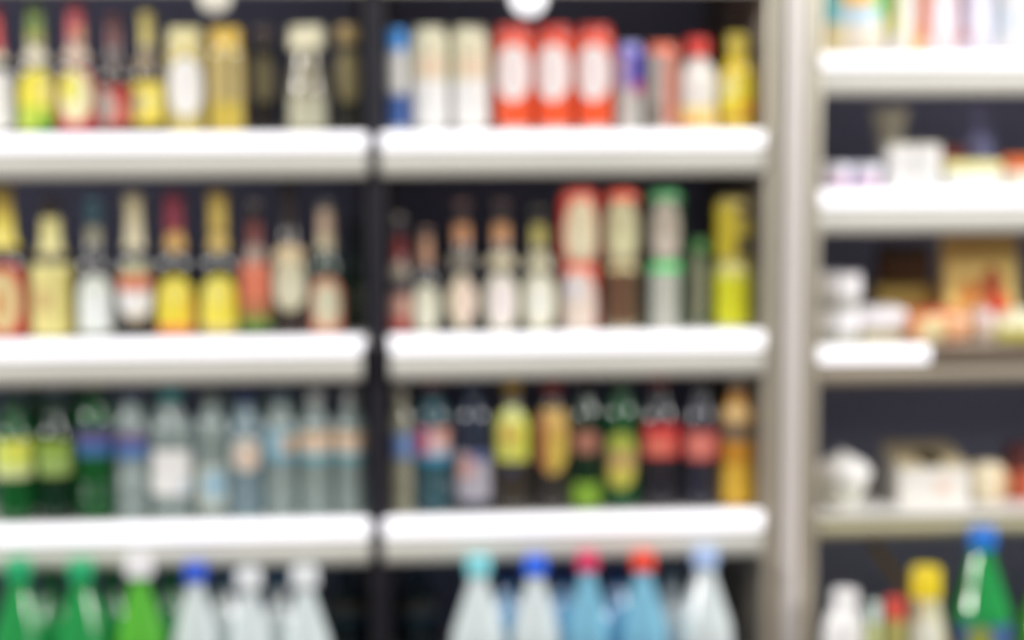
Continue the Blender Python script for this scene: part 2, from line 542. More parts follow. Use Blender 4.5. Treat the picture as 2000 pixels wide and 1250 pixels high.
# ================= upper shelf, first half: beers and juices
bottle('A1', -12, 80, 18, A1, 'beer bottle with red neck foil and white label, cut by the photo edge', BEER, BROWN, GB, crowncol=RED,
       wraps=(('neck_foil', .66, .93, 360, 'rect', [(210, 50, 44)], 0, tin), ('collar_label_or_glint', .58, .65, 200, 'rect', [CREAM]), ('label', .04, .50, 170, 'rect', [W])))
bottle('A1', 70, 78, 8, A1, 'brown beer bottle with green neck foil over a yellow-to-lime label', BEER, BROWN, GB, crowncol=(110, 140, 50),
       wraps=(('neck_foil', .70, .93, 360, 'rect', [(112, 140, 46), ('r', -2, 2, 0, .35, (170, 168, 70))], 0, tin), ('collar_label_or_glint', .545, .67, 190, 'oval', [(222, 214, 190)]),  # collar label with the shoulder's specular glint put into its cream
              ('label', .03, .50, 170, 'arch', [(236, 222, 60), ('r', -2, 2, 0, .42, (190, 210, 70)), ('r', -.1, 1, 0, .2, (90, 160, 40)), ('o', .4, .65, .4, .25, (240, 228, 130))])))
bottle('A1', 149, 82, 4, A1, 'brown beer bottle with pink-red neck foil and a cream oval on its red label', BEER, BROWN, GB, crowncol=(190, 60, 70),
       wraps=(('neck_foil', .70, .93, 360, 'rect', [(196, 74, 82), ('r', -.2, 1.2, 0, .5, (214, 150, 110))], 0, tin), ('collar_label_or_glint', .545, .67, 190, 'oval', [(214, 190, 170)]),
              ('label', .03, .50, 172, 'arch', [(206, 60, 30), ('r', -2, 2, 0, .17, (196, 50, 80)), ('o', -.1, .55, .78, .42, (240, 236, 190)), ('o', -.35, .68, .42, .24, (232, 226, 90))])))
bottle('A1', 223, 66, 30, A1, 'slim dark beer bottle with a dull red label and grey emblem', BEER, BROWN, GB, crowncol=(110, 60, 60),
       wraps=(('neck_foil', .72, .92, 360, 'rect', [(116, 66, 64)], 0, tin), ('collar_label_or_glint', .56, .655, 170, 'oval', [(106, 92, 88)]),
              ('label', .07, .40, 168, 'rect', [(188, 62, 58), ('o', -.45, .5, .4, .45, (176, 166, 156)), ('r', .1, .5, .1, .6, (214, 130, 110))])))
bottle('A1', 288, 62, 24, A1, 'dark beer bottle with pale yellow neck foil and short yellow label', BEER, BROWN, GB, crowncol=(206, 190, 110),
       wraps=(('neck_foil', .72, .96, 360, 'rect', [(212, 196, 110)], 0, tin), ('collar_label_or_glint', .53, .67, 150, 'oval', [(150, 132, 100)], -25),
              ('label', .08, .43, 168, 'rect', [(232, 208, 66), ('o', -.45, .5, .35, .3, (190, 180, 130)), ('o', .2, .55, .4, .3, (240, 226, 120))])))
LEM = mat((214, 196, 110), 0.2, spec=0.8, name='lemonade')
bottle('A1', 362, 80, 54, A1, 'pale lemonade bottle with cream cap and tall white label', WIDE, mat((196, 180, 106), 0.16, spec=.9, name='pale_glass'), 'juice bottles', cap=(226, 216, 160), capz=.83, capgrow=1.06,
       wraps=(('label', .16, .72, 120, 'oval', [W]),), name='juice_bottle')
bottle('A1', 441, 74, 54, A1, 'amber-yellow juice bottle with golden cap', WIDE, mat((186, 162, 70), 0.16, spec=.9, name='amber_juice'), 'juice bottles', cap=(230, 190, 60), capz=.80, capgrow=1.06,
       wraps=(('label', .06, .74, 120, 'rect', [(190, 168, 104), ('r', .05, .45, 0, 1, (140, 128, 84)), ('r', -1, 1, 0, .35, (196, 172, 62))]),), name='juice_bottle')
bottle('A1', 516, 56, 50, A1, 'dim dark bottle with olive-grey label next to the yellow juice', WIDE, BLACKGLASS, 'juice bottles', cap=(70, 56, 54), capz=.86, capgrow=1.05,
       wraps=(('label', .28, .72, 150, 'oval', [(126, 118, 90)]),), name='juice_bottle', dy=0.06)
bottle('A1', 600, 82, 50, A1, 'milky glass flask with broad cream cap', MILK, mat((134, 126, 100), 0.2, spec=.9, name='milky_glass'), 'juice bottles', cap=(224, 218, 186), capz=.78, capgrow=1.28,
       name='flask', cat='bottle', wraps=(('label', .05, .34, 130, 'rect', [(180, 178, 154)]),))
bottle('A1', 680, 56, 50, A1, 'dim bottle with tan cap and olive label, beside the dark post', WIDE, mat((58, 58, 50), 0.16, spec=.9, name='smoked_glass'), 'juice bottles', cap=(212, 184, 124), capz=.80, capgrow=1.08,
       wraps=(('label', .28, .76, 150, 'oval', [(158, 146, 104)]),), name='juice_bottle', dy=0.045)

# ================= upper shelf, second half: cans
GC = 'cans on the upper shelf'
GS = 'sauce and water bottles on the upper shelf'
bottle('B1', 769, 46, 56, B1, 'small bottle with bright blue cap, white middle and blue base', WIDE, mat((190, 194, 204), 0.2, spec=.8, name='pale_plastic'), GS, cap=(50, 140, 220), capz=.80, capgrow=1.2,
       wraps=(('label', .05, .36, 360, 'rect', [(56, 92, 160)]), ('shoulder_label_or_glint', .40, .72, 160, 'rect', [(214, 212, 208)])), name='water_bottle')
for px, lb in ((840, 'white tall can with pinkish emblem, next to the blue-capped bottle'), (919, 'white tall can with pinkish emblem, touching the red cans')):
    can('B1', px, 76, 52, B1, lb, [W, ('r', -2, 2, .5, 1, (222, 216, 186)), ('o', 0.05, .62, .5, .12, (232, 206, 180))], GC, lidcol=(214, 210, 180), shoulder=(216, 210, 180))
for px, lb in ((1003, 'red tall can with white oval, beside the white cans'), (1081, 'red tall can with white oval, middle of three'), (1160, 'red tall can with white oval, nearest the small purple can')):
    can('B1', px, 76, 50, B1, lb, [(238, 84, 32), ('o', -.02, .555, .66, .265, W), ('o', -.02, .57, .5, .2, (240, 226, 226))], GC, lidcol=(206, 140, 90), shoulder=(214, 52, 36), rim=(214, 70, 46))
can('B1', 1229, 54, 84, B1, 'small silver can with purple-blue top and pink emblem', [(186, 182, 176), ('r', .0, .9, .5, .98, (72, 62, 170)), ('r', .2, .9, .42, .56, (190, 80, 130)), ('r', -1, .0, .5, .9, (170, 150, 190))], GC, shoulder=(110, 110, 210), rim=(170, 170, 220))
can('B1', 1293, 66, 84, B1, 'silver can with orange-red shoulder and salmon stripe', [(176, 166, 158), ('r', .1, .75, 0, .9, (200, 120, 100)), ('r', -.5, 0, .05, .3, (130, 120, 112))], GC, shoulder=(236, 110, 74), rim=(236, 120, 84))
bottle('B1', 1362, 78, 74, B1, 'plump white sauce bottle with red cap', STUBBY, mat((238, 232, 226), 0.2, spec=.8, name='white_plastic'), GS, cap=(224, 50, 36), capz=.80, capgrow=1.35, capname='flip_cap',
       wraps=(('label', .03, .26, 170, 'rect', [(240, 214, 140), ('r', -.5, .3, 0, .35, (240, 150, 70))]),), name='sauce_bottle')
bottle('B1', 1440, 72, 66, B1, 'yellow sauce bottle with red-brown band, beside the steel post', STUBBY, mat((226, 200, 50), 0.2, spec=.8, name='yellow_plastic'), GS, cap=(206, 186, 60), capz=.80, capgrow=1.35, capname='flip_cap',
       wraps=(('label', .10, .52, 170, 'rect', [(232, 212, 50), ('r', .1, 1, .15, .5, (230, 170, 50)), ('r', -2, 2, 0, .14, (170, 100, 50)), ('o', -.5, .85, .5, .3, (240, 230, 150))]),), name='sauce_bottle')
bottle('B1', 1462, 46, 16, B1, 'tall tan-necked bottle standing behind the yellow sauce bottle', BEER, mat((120, 104, 84), 0.2, spec=.8, name='tan_glass'), GS, crowncol=(150, 130, 104), dy=0.14, name='sauce_bottle')

# ================= second shelf, first half: foil-necked beers
G2 = 'dark beer bottles on the second shelf'
bottle('A2', 8, 96, 362, A2, 'beer bottle with slanting gold foil and red label, at the photo edge', BEER, BROWN, G2, crowncol=GOLD,
       wraps=(('neck_foil', .60, .95, 360, 'rect', [(196, 168, 66), ('r', -2, 2, 0, .55, (232, 214, 90))], 0, tin), ('label', .02, .50, 172, 'arch', [(200, 46, 44), ('o', -.1, .48, .66, .42, (226, 206, 150)), ('o', -.3, .45, .25, .2, (214, 150, 90))])))
bottle('A2', 101, 92, 385, A2, 'beer bottle with cream neck foil and large square cream label', BEER, BROWN, G2, crowncol=(60, 54, 50),
       wraps=(('neck_foil', .60, .86, 360, 'rect', [(206, 194, 130), ('o', 0, .5, .6, .4, (230, 222, 150))], 0, tin), ('label', .02, .53, 172, 'rect', [(226, 216, 140), ('r', .3, 1, 0, .9, (206, 190, 100)), ('o', -.3, .5, .25, .16, (206, 176, 120))])))
bottle('A2', 184, 74, 386, A2, 'beer bottle with teal cap and pale green-white label', BEER, BLACKGLASS, G2, crowncol=(40, 80, 92),
       wraps=(('neck_foil', .82, .96, 360, 'rect', [(42, 76, 88)], 0, tin), ('neck_label_or_glint', .66, .80, 170, 'oval', [(150, 146, 124)]), ('label', .04, .46, 172, 'arch', [(226, 232, 222), ('o', 0, .4, .6, .3, (236, 240, 240))])))  # grey neck oval is a painted highlight on the glass
bottle('A2', 263, 76, 378, A2, 'beer bottle with cream neck and red-banded round label', BEER, BLACKGLASS, G2, crowncol=(190, 176, 140),
       wraps=(('neck_foil', .62, .96, 360, 'rect', [(200, 188, 150), ('o', 0, .35, .8, .28, (218, 208, 174))], 0, tin), ('label', .12, .54, 174, 'oval', [(216, 196, 150), ('r', -2, 2, .48, .76, (216, 122, 90)), ('r', -2, 2, .08, .5, W), ('r', -2, 2, .78, 1, (170, 170, 130))])))
bottle('A2', 341, 82, 376, A2, 'beer bottle with crimson neck foil and egg-shaped yellow label', BEER, BLACKGLASS, G2, crowncol=(120, 40, 56),
       wraps=(('neck_foil', .72, .96, 360, 'rect', [(134, 44, 62)], 0, tin), ('neck_label_or_glint', .60, .73, 180, 'oval', [(204, 160, 84)], 10), ('label', .02, .43, 172, 'egg', [(234, 214, 60), ('r', -2, 2, 0, .16, (232, 120, 70)), ('r', .5, 1, .1, .7, (236, 186, 50)), ('o', 0, .7, .4, .2, (238, 226, 110))])))  # gold neck oval: specular glint put into the colour
bottle('A2', 427, 82, 376, A2, 'beer bottle with gold neck foil and egg-shaped yellow label', BEER, BLACKGLASS, G2, crowncol=(190, 160, 80),
       wraps=(('neck_foil', .73, .96, 360, 'rect', [(198, 172, 84)], 0, tin), ('neck_label_or_glint', .60, .72, 190, 'oval', [(206, 176, 92)]), ('label', .02, .43, 174, 'egg', [(236, 222, 80), ('r', .4, 1, .2, .8, (234, 210, 40)), ('r', -2, 2, 0, .12, (200, 180, 120)), ('o', -.1, .7, .4, .2, (238, 228, 120))])))  # neck oval paints the golden highlight of the shoulder
bottle('A2', 498, 62, 392, A2, 'brown beer bottle with salmon label over a green foot', BEER, BROWN, G2, crowncol=(60, 50, 48),
       wraps=(('neck_foil', .68, .84, 360, 'rect', [(126, 66, 60)], 0, tin), ('neck_label_or_glint', .55, .68, 190, 'oval', [(160, 136, 122)]), ('label', .06, .54, 170, 'rect', [(214, 118, 88), ('r', -2, 2, 0, .2, (104, 142, 50)), ('r', -2, 2, .2, .45, (176, 112, 74))])))  # grey-pink neck oval stands for a specular disc, painted on
bottle('A2', 565, 72, 352, A2, 'tall brown beer bottle with fan-shaped cream label', BEER, BROWN, G2, crowncol=(70, 66, 60),
       wraps=(('neck_label_or_glint', .46, .59, 180, 'oval', [(204, 180, 140)]), ('label', .16, .50, 176, 'oval', [(206, 200, 170), ('r', -2, 2, .2, .6, (216, 212, 186))])))  # cream oval above the main label is a painted shoulder highlight
bottle('A2', 637, 70, 392, A2, 'green beer bottle with pink-edged cream label and cream neck', BEER, DARKGREEN, G2, crowncol=(80, 76, 80),
       wraps=(('neck_foil', .64, .94, 360, 'rect', [(196, 170, 146), ('r', -2, 2, 0, .35, (202, 188, 154))], 0, tin), ('label', .02, .44, 172, 'arch', [(206, 130, 104), ('o', 0, .5, .74, .40, (214, 204, 172)), ('o', 0, .55, .3, .2, (206, 210, 186))])))
bottle('A2b', 694, 44, 430, A2, 'dim green bottle with grey-green label, half hidden by the dark post', BEER, DARKGREEN, G2, crowncol=(50, 60, 54), dy=0.10,
       wraps=(('label', .08, .40, 170, 'rect', [(120, 130, 108)]),))

# ================= second shelf, second half
G3 = 'small dark bottles on the second shelf'
bottle('B2', 777, 48, 420, B2, 'slim bottle with grey cap, red neck and pink-red foot label', BEER, mat((72, 66, 76), .14, spec=.9, name='smoky_glass'), G3, crowncol=(106, 96, 84),
       wraps=(('neck_label_or_glint', .60, .82, 360, 'rect', [(138, 52, 48)], 0, tin), ('collar_label_or_glint', .46, .60, 170, 'oval', [(150, 140, 122)]), ('label', .03, .34, 170, 'rect', [(196, 150, 134), ('r', -2, 2, 0, .35, (180, 74, 68))])))  # red neck is print; the grey collar oval is a painted glint
bottle('B2', 831, 58, 446, B2, 'short dark bottle with salmon cap and cream-green oval label', BEER, BLACKGLASS, G3, crowncol=(120, 96, 84),
       wraps=(('neck_foil', .66, .92, 360, 'rect', [(190, 146, 118)], 0, tin), ('label', .02, .48, 172, 'oval', [(216, 214, 190), ('o', 0, .45, .6, .35, (226, 226, 206))])))
bottle('B2', 902, 70, 392, B2, 'dark bottle with tan neck and diamond-shaped pinkish label', BEER, BLACKGLASS, G3, crowncol=(84, 50, 44),
       wraps=(('neck_foil', .68, .83, 360, 'rect', [(196, 140, 98)], 0, tin), ('neck_label_or_glint', .50, .62, 180, 'oval', [(116, 108, 94)]), ('label', .03, .46, 170, 'diamond', [(226, 212, 184), ('o', .2, .5, .4, .35, (236, 212, 200))])))  # dull neck oval is the shoulder's glint put into colour
bottle('B2', 979, 72, 392, B2, 'dark bottle with tan neck and white oval label', BEER, BLACKGLASS, G3, crowncol=(70, 48, 44),
       wraps=(('neck_foil', .68, .83, 360, 'rect', [(200, 146, 100)], 0, tin), ('neck_label_or_glint', .50, .61, 180, 'oval', [(196, 184, 152)]), ('label', .02, .46, 174, 'oval', [(232, 226, 206), ('o', 0, .5, .6, .38, (238, 228, 228))])))  # bright neck oval: specular disc of the shoulder, painted
bottle('B2', 1053, 72, 404, B2, 'dark bottle with olive-yellow neck and white oval label, beside the red can stack', BEER, BLACKGLASS, G3, crowncol=(60, 58, 48),
       wraps=(('neck_foil', .68, .86, 360, 'rect', [(178, 170, 96)], 0, tin), ('neck_label_or_glint', .51, .63, 180, 'oval', [(190, 182, 150)]), ('label', .02, .48, 174, 'oval', [(226, 222, 190), ('o', 0, .5, .6, .38, (236, 236, 226))])))  # pale neck oval is a painted highlight of the shoulder
G4 = 'cans on the second shelf'
REDC = [(206, 52, 36), ('o', .08, .40, .62, .50, (222, 208, 174)), ('o', 0.08, .3, .5, .14, (226, 216, 184))]
def stack(px, w, ytop, lowzones, upzones, lows, ups, lowlab, uplab, lid_low, lid_up):
    ymid = 511
    t, loc, R, h = can('B2', px, w, ymid, B2, lowlab, lowzones, G4, shoulder=lows, rim=lid_low)
    if upzones:
        can('B2', px, w, ytop, B2, uplab, upzones, G4, shoulder=ups, rim=lid_up, base=(loc + Vector((0, 0, h + 0.0004)), R))
stack(1131, 78, 370, [(214, 60, 40), ('o', -.05, .38, .75, .52, (232, 214, 200)), ('o', -.2, .62, .4, .16, (226, 220, 224))], REDC, (240, 104, 74), (226, 92, 66),
      'red can with cream label, bottom of the red stack', 'red can with cream label, on top of the red stack', (240, 120, 90), (232, 100, 76))
stack(1214, 70, 372, [(96, 76, 50), ('r', -.3, .3, .1, .85, (104, 70, 52)), ('r', -2, 2, .0, .1, (150, 140, 96))], [(120, 60, 44), ('o', 0, .42, .74, .46, (200, 194, 154)), ('o', .05, .28, .5, .14, (214, 212, 168))], (190, 174, 120), (240, 90, 52),
      'brown can with tan shoulder, under the red-topped can', 'cream-label can with red-orange shoulder, standing on the brown can', (200, 184, 130), (240, 100, 60))
stack(1297, 72, 372, [(30, 80, 58), ('r', -.55, .55, .05, .86, (190, 190, 180))], [(24, 66, 44), ('o', .05, .42, .58, .46, (182, 170, 156)), ('o', .05, .25, .4, .14, (206, 194, 182))], (60, 220, 110), (70, 160, 90),
      'grey and green can with vivid green shoulder, bottom of the green stack', 'dark green can with grey label, on top of the green stack', (120, 232, 150), (80, 170, 100))
can('B2', 1364, 54, 466, B2, 'single narrow green can with grey label, between the green stack and yellow can', [(36, 96, 52), ('o', -.1, .45, .55, .42, (166, 164, 140))], G4, shoulder=(90, 160, 84), rim=(100, 164, 90), dy=0.05)
stack(1431, 72, 386, [(214, 214, 36), ('r', -2, 2, .8, 1, (214, 206, 120))], [(196, 176, 40), ('r', .1, 1, .1, .42, (84, 78, 58)), ('r', .1, 1, .72, .98, (96, 84, 62)), ('r', .1, .9, .5, .72, (176, 158, 74))], (216, 208, 110), (170, 150, 60),
      'bright yellow-green can, under the yellow and brown can', 'yellow and brown can, stacked on the bright yellow-green can', (214, 204, 120), (150, 136, 76))

# ================= third shelf, first half: green bottles and waters
G5 = 'plastic bottles on the third shelf'
GREENP = clear((40, 120, 60), .45, (20, 110, 50))
GREEND = clear((20, 70, 44), .4, (14, 58, 36))
AQUA = clear((200, 218, 216), .55, (196, 212, 208))
BLUEP = clear((180, 206, 214), .5, (160, 186, 196))
def pet(row, px, w, top, zs, label, cap, body=AQUA, wraps=(), prof=PET, dy=0.016, group=G5, **k):
    return bottle(row, px, w, top, zs, label, prof, body, group, cap=cap, capz=.915, capgrow=1.24, wraps=wraps, dy=dy, name='plastic_bottle', **k)
pet('A3', 28, 82, 772, A3, 'green bottle with glowing lime-yellow label, at the photo edge', (30, 80, 50), GREENP, prof=CURVY,
    wraps=(('label', .36, .66, 172, 'rect', [(206, 222, 110), ('o', .1, .75, .5, .3, (222, 226, 90)), ('r', -2, 2, 0, .25, (224, 230, 170))]),), drink=mat((52, 60, 44), .3, name='dark_drink'), fill=.36)
pet('A3', 108, 74, 775, A3, 'dark green bottle with olive-green label', (28, 70, 44), GREEND, prof=CURVY, wraps=(('label', .38, .66, 160, 'rect', [(150, 178, 96), ('r', -2, 2, .6, 1, (140, 168, 60))]),))
pet('A3', 186, 78, 738, A3, 'green bottle with violet and blue band', (120, 140, 110), GREENP, wraps=(('label', .46, .66, 360, 'rect', [(62, 112, 150), ('r', -2, 2, .5, 1, (96, 84, 128)), ('r', -2, 2, .25, .5, (52, 96, 170))]),), drink=mat((14, 66, 36), .3, name='green_drink'), fill=.44)
pet('A3', 257, 64, 752, A3, 'clear water bottle with violet-blue band, beside the green bottles', (40, 60, 120), AQUA, wraps=(('label', .46, .66, 360, 'rect', [(60, 104, 172), ('r', -2, 2, .55, 1, (120, 100, 140)), ('r', -2, 2, 0, .2, (90, 130, 170))]),))
pet('A3', 335, 94, 758, A3, 'clear water bottle with teal cap and big white label', (70, 190, 192), AQUA, wraps=(('label', .20, .54, 176, 'rect', [W, ('r', -2, -.7, .2, 1, (226, 226, 206)), ('r', .2, .8, .05, .3, (206, 222, 234))]),))
pet('A3', 414, 64, 762, A3, 'clear water bottle with low pale label and blue spot', (120, 130, 122), AQUA, wraps=(('label', .10, .42, 170, 'rect', [(186, 194, 184), ('o', .1, .55, .5, .35, (150, 186, 206))]),))
pet('A3', 480, 70, 765, A3, 'clear water bottle with round pinkish-white label', (34, 50, 110), BLUEP, wraps=(('label', .38, .66, 172, 'oval', [(206, 204, 196), ('o', .1, .4, .6, .35, (222, 196, 176))]),))
pet('A3', 548, 66, 758, A3, 'clear water bottle with pale blue band and small orange patch', (96, 116, 130), AQUA, wraps=(('label', .44, .68, 360, 'rect', [(150, 186, 202), ('r', .1, .7, .3, .8, (212, 176, 136)), ('r', -2, 2, 0, .25, (104, 156, 178))]),))
for px, lb in ((617, 'clear water bottle with orange-cream band over teal, second from the dark post'), (688, 'clear water bottle with orange-cream band over teal, touching the dark post')):
    pet('A3', px, 68, 764, A3, lb, (196, 198, 196), AQUA, wraps=(('label', .44, .68, 360, 'rect', [(222, 190, 158), ('r', -2, 2, .3, .55, (216, 206, 196)), ('r', -2, 2, 0, .3, (96, 158, 170))]),))
# a second row standing behind them, only their blue caps show
for px, lb in ((300, 'dark blue capped water bottle standing behind the teal-capped one'), (447, 'dark blue capped water bottle behind the low-label one'), (513, 'dark blue capped water bottle behind the round-label one'), (582, 'dark blue capped water bottle behind the orange-patch one')):
    pet('A3c', px, 62, 742, A3, lb, (26, 40, 110), AQUA, dy=0.13)

# ================= third shelf, second half
pet('B3', 782, 50, 760, B3, 'clear water bottle with cream cap, beside the dark post', (206, 200, 180), clear((206, 206, 186), .5, (196, 194, 170)), wraps=(('label', .46, .66, 360, 'rect', [(110, 140, 190), ('r', -1, -.3, 0, 1, (52, 66, 140))]),))
pet('B3', 845, 74, 736, B3, 'blue-tinted bottle with dark red cap and pink, white and blue label', (130, 40, 60), clear((110, 160, 170), .5, (70, 116, 128)), wraps=(('label', .38, .64, 176, 'rect', [(206, 190, 196), ('r', -1, -.15, .2, 1, (196, 84, 120)), ('r', .1, .7, .55, 1, (216, 150, 130)), ('r', -2, 2, 0, .25, (60, 140, 176))]),), drink=mat((52, 76, 92), .3, name='slate_drink'), fill=.36)
pet('B3', 924, 74, 738, B3, 'slate-blue bottle with pale lavender label', (60, 80, 124), clear((70, 86, 110), .4, (56, 66, 88)), wraps=(('label', .10, .46, 172, 'rect', [(170, 166, 178), ('o', -.3, .7, .4, .25, (196, 152, 146)), ('r', -.1, 1, .82, 1, (92, 100, 150))]),))
pet('B3', 1000, 76, 744, B3, 'dark drink bottle with yellow cap and lime-yellow label', (226, 184, 40), mat((50, 44, 34), .24, spec=.9, name='dark_tea'), prof=CURVY, wraps=(('label', .40, .82, 174, 'arch', [(206, 208, 96), ('o', -.1, .5, .5, .2, (212, 180, 84)), ('r', -.3, .6, .75, 1, (214, 220, 150)), ('r', .5, 1, .1, .9, (206, 212, 60))]), ('emblem', .30, .38, 40, 'oval', [(40, 50, 90)])))
pet('B3', 1079, 70, 746, B3, 'dark drink bottle with red cap and tall amber label', (176, 56, 52), mat((44, 40, 38), .24, spec=.9, name='dark_cola'), prof=CURVY, wraps=(('label', .30, .80, 172, 'bowl', [(200, 162, 80), ('r', -1, -.3, 0, .9, (176, 110, 62)), ('r', 0, .7, .05, .55, (206, 182, 76))]),))
pet('B3', 1144, 60, 738, B3, 'dark green bottle with small pinkish label and lime foot', (60, 30, 56), GREEND, prof=CURVY, wraps=(('label', .44, .62, 170, 'oval', [(166, 110, 92)]), ('foot_label', .03, .22, 150, 'rect', [(120, 160, 40)])), drink=mat((24, 50, 38), .3, name='green_tea'), fill=.42)
pet('B3', 1213, 70, 728, B3, 'green bottle with yellow, tan and lime label', (60, 110, 64), clear((30, 110, 60), .35, (20, 92, 48)), prof=CURVY, wraps=(('label', .16, .58, 170, 'oval', [(168, 178, 70), ('r', -2, 2, .38, .66, (192, 158, 104)), ('r', -2, 2, .1, .38, (196, 186, 76))]),))
pet('B3', 1287, 78, 732, B3, 'cola bottle with dark red cap and bright red band', (150, 36, 44), mat((28, 26, 36), .24, spec=.9, name='cola'), prof=CURVY, wraps=(('label', .40, .64, 360, 'rect', [(214, 56, 56), ('r', -.5, .5, .1, .6, (222, 120, 100))]),))
pet('B3', 1368, 70, 736, B3, 'near-black cola bottle with salmon-red band, next to the orange drink', (96, 98, 100), mat((34, 36, 52), .24, spec=.9, name='black_cola'), prof=CURVY, wraps=(('label', .38, .60, 360, 'rect', [(206, 84, 80), ('o', 0, .5, .6, .4, (222, 130, 116))]),))
pet('B3', 1444, 72, 736, B3, 'orange drink bottle with grey band, beside the steel post', (180, 178, 168), mat((214, 150, 44), .16, spec=.9, name='orange_drink'), prof=CURVY, wraps=(('label', .52, .66, 360, 'rect', [(128, 112, 90), ('r', -2, 2, .4, .7, (92, 86, 88))]), ('foot_label', .04, .34, 140, 'rect', [(222, 178, 56)]), ('shoulder_label_or_glint', .68, .80, 170, 'oval', [(224, 190, 130)])))  # tan shoulder oval is a specular disc painted on the bottle

# ================= lowest shelf: big bottles
G6 = 'big plastic bottles on the lowest shelf'
CLEARB = clear((206, 226, 224), .24, (238, 248, 250), .07)
CYANB = clear((150, 206, 230), .3, (146, 214, 242), .08)
LIMEB = clear((80, 190, 70), .25, (104, 206, 66), .08)
GRNB = clear((40, 150, 70), .25, (40, 168, 84), .08)
def big_bottle(row, px, w, top, zs, label, cap, body, wraps=(), dy=-0.09, capz=.892, grow=1.6):
    return bottle(row, px, w, top, zs, label, CONE, body, G6, cap=cap, capz=capz, capgrow=grow, wraps=wraps, dy=dy, name='large_bottle')
big_bottle('A4', 40, 118, 1090, A4, 'big green bottle with sea-green cap, at the photo edge on the lowest shelf', (20, 170, 110), GRNB)
big_bottle('A4', 162, 118, 1092, A4, 'big green bottle with sea-green cap, next to the white-capped green one', (20, 170, 110), GRNB)
big_bottle('A4', 275, 106, 1086, A4, 'big lime-green bottle with white cap and blue label', (232, 230, 234), LIMEB, wraps=(('label', .22, .43, 360, 'rect', [(40, 100, 180)]),), grow=1.9)
big_bottle('A4', 384, 104, 1098, A4, 'big clear bottle with royal blue cap, among the water bottles beside the lime-green one', (30, 84, 210), CLEARB, wraps=(('label', .22, .42, 360, 'rect', [(150, 180, 190)]),))
big_bottle('A4', 488, 102, 1112, A4, 'big clear bottle with white cap, next to the royal blue cap', (222, 226, 230), CLEARB, grow=1.9)
big_bottle('A4', 597, 106, 1108, A4, 'big clear bottle with white cap, third clear one from the lime-green bottle', (224, 228, 232), CLEARB, grow=1.9)
for px, row, lb in ((688, 'A4b', 'dim water bottle set far back, just before the dark post'), (818, 'B4b', 'dim water bottle set far back, just past the dark post')):
    bottle(row, px, 82, 1112, (A4, B4)[row == 'B4b'], lb, PET, clear((110, 140, 150), .5, (70, 96, 104)), G6, cap=(60, 80, 110), capz=.915, dy=0.24, name='large_bottle',
           wraps=(('label', .55, .72, 360, 'rect', [(140, 132, 120), ('r', -2, 2, 0, .35, (60, 120, 150))]),))
big_bottle('B4', 935, 112, 1086, B4, 'big clear bottle with pale aqua cap', (130, 216, 226), CLEARB, grow=1.6)
big_bottle('B4', 1046, 106, 1086, B4, 'big clear bottle with vivid blue cap and blue-violet label', (24, 100, 236), CLEARB, wraps=(('label', .24, .44, 360, 'rect', [(110, 130, 200), ('r', -.6, -.1, .2, 1, (30, 90, 180))]),))
big_bottle('B4', 1147, 94, 1076, B4, 'big light blue bottle with crimson-pink cap', (222, 50, 100), CYANB, wraps=(('label', .22, .43, 360, 'rect', [(200, 206, 220)]),))
big_bottle('B4', 1255, 104, 1076, B4, 'big light blue bottle with orange-red cap', (240, 70, 44), CYANB)
big_bottle('B4', 1376, 112, 1070, B4, 'big clear bottle with pale periwinkle cap, nearest the steel post', (170, 196, 240), CLEARB, wraps=(('label', .24, .46, 360, 'rect', [(214, 214, 226)]),), grow=1.6)

CYANBACK = clear((150, 206, 230), .1, (120, 190, 240), .15)
GRNBACK = clear((60, 170, 90), .1, (44, 170, 90), .15)
# second rows seen through the gaps
for row, px, w_, top, zs, lb, cap_, body_ in (
        ('A4c', 104, 112, 1096, A4, 'big green bottle standing behind the gap of the two sea-green caps', (20, 120, 80), GRNBACK),
        ('A4c', 222, 104, 1096, A4, 'big green bottle standing behind, next to the white-capped lime one', (20, 120, 80), GRNBACK),
        ('A4c', 335, 104, 1096, A4, 'big green bottle standing behind, by the royal blue cap', (24, 110, 80), GRNBACK),
        ('A4c', 440, 104, 1100, A4, 'big clear bottle standing behind, just past the royal blue cap', (60, 100, 140), CLEARB),
        ('A4c', 545, 104, 1100, A4, 'big clear bottle standing behind the two white-capped clear ones', (60, 100, 140), CLEARB),
        ('B4c', 992, 104, 1098, B4, 'big blue bottle standing behind, between the aqua and vivid blue caps', (30, 60, 120), CYANBACK),
        ('B4c', 1100, 104, 1098, B4, 'big blue bottle standing behind, between the vivid blue and pink caps', (30, 60, 120), CYANBACK),
        ('B4c', 1205, 100, 1098, B4, 'big blue bottle standing behind, between the pink and orange-red caps', (30, 60, 120), CYANBACK),
        ('B4c', 1312, 104, 1098, B4, 'big clear bottle standing behind, past the orange-red cap', (110, 130, 140), CLEARB)):
    big_bottle(row, px, w_, top + 12, zs, lb, cap_, body_, dy=.045)
for row, px, w_, top, zs, lb, cap_, body_ in (
        ('A3c', 70, 66, 750, A3, 'dark green bottle standing behind, between the lime-yellow and olive labels', (24, 80, 50), GREENP),
        ('A3c', 148, 66, 750, A3, 'dark green bottle standing behind the one with the violet band', (24, 80, 50), GREENP),
        ('A3c', 222, 62, 748, A3, 'dark blue capped clear bottle standing behind the violet-banded pair', (26, 40, 110), AQUA)):
    pet(row, px, w_, top, zs, lb, cap_, body_, dy=.13)

# ---------------------------------------------------------------- groceries in the narrow cooler
def place_box(px0, px1, zs, ybase, ytop, dy):
    x0, x1 = X(px0, ybase, dy), X(px1, ybase, dy)
    return x0, x1, Z((px0 + px1) / 2, ytop, dy) - zs

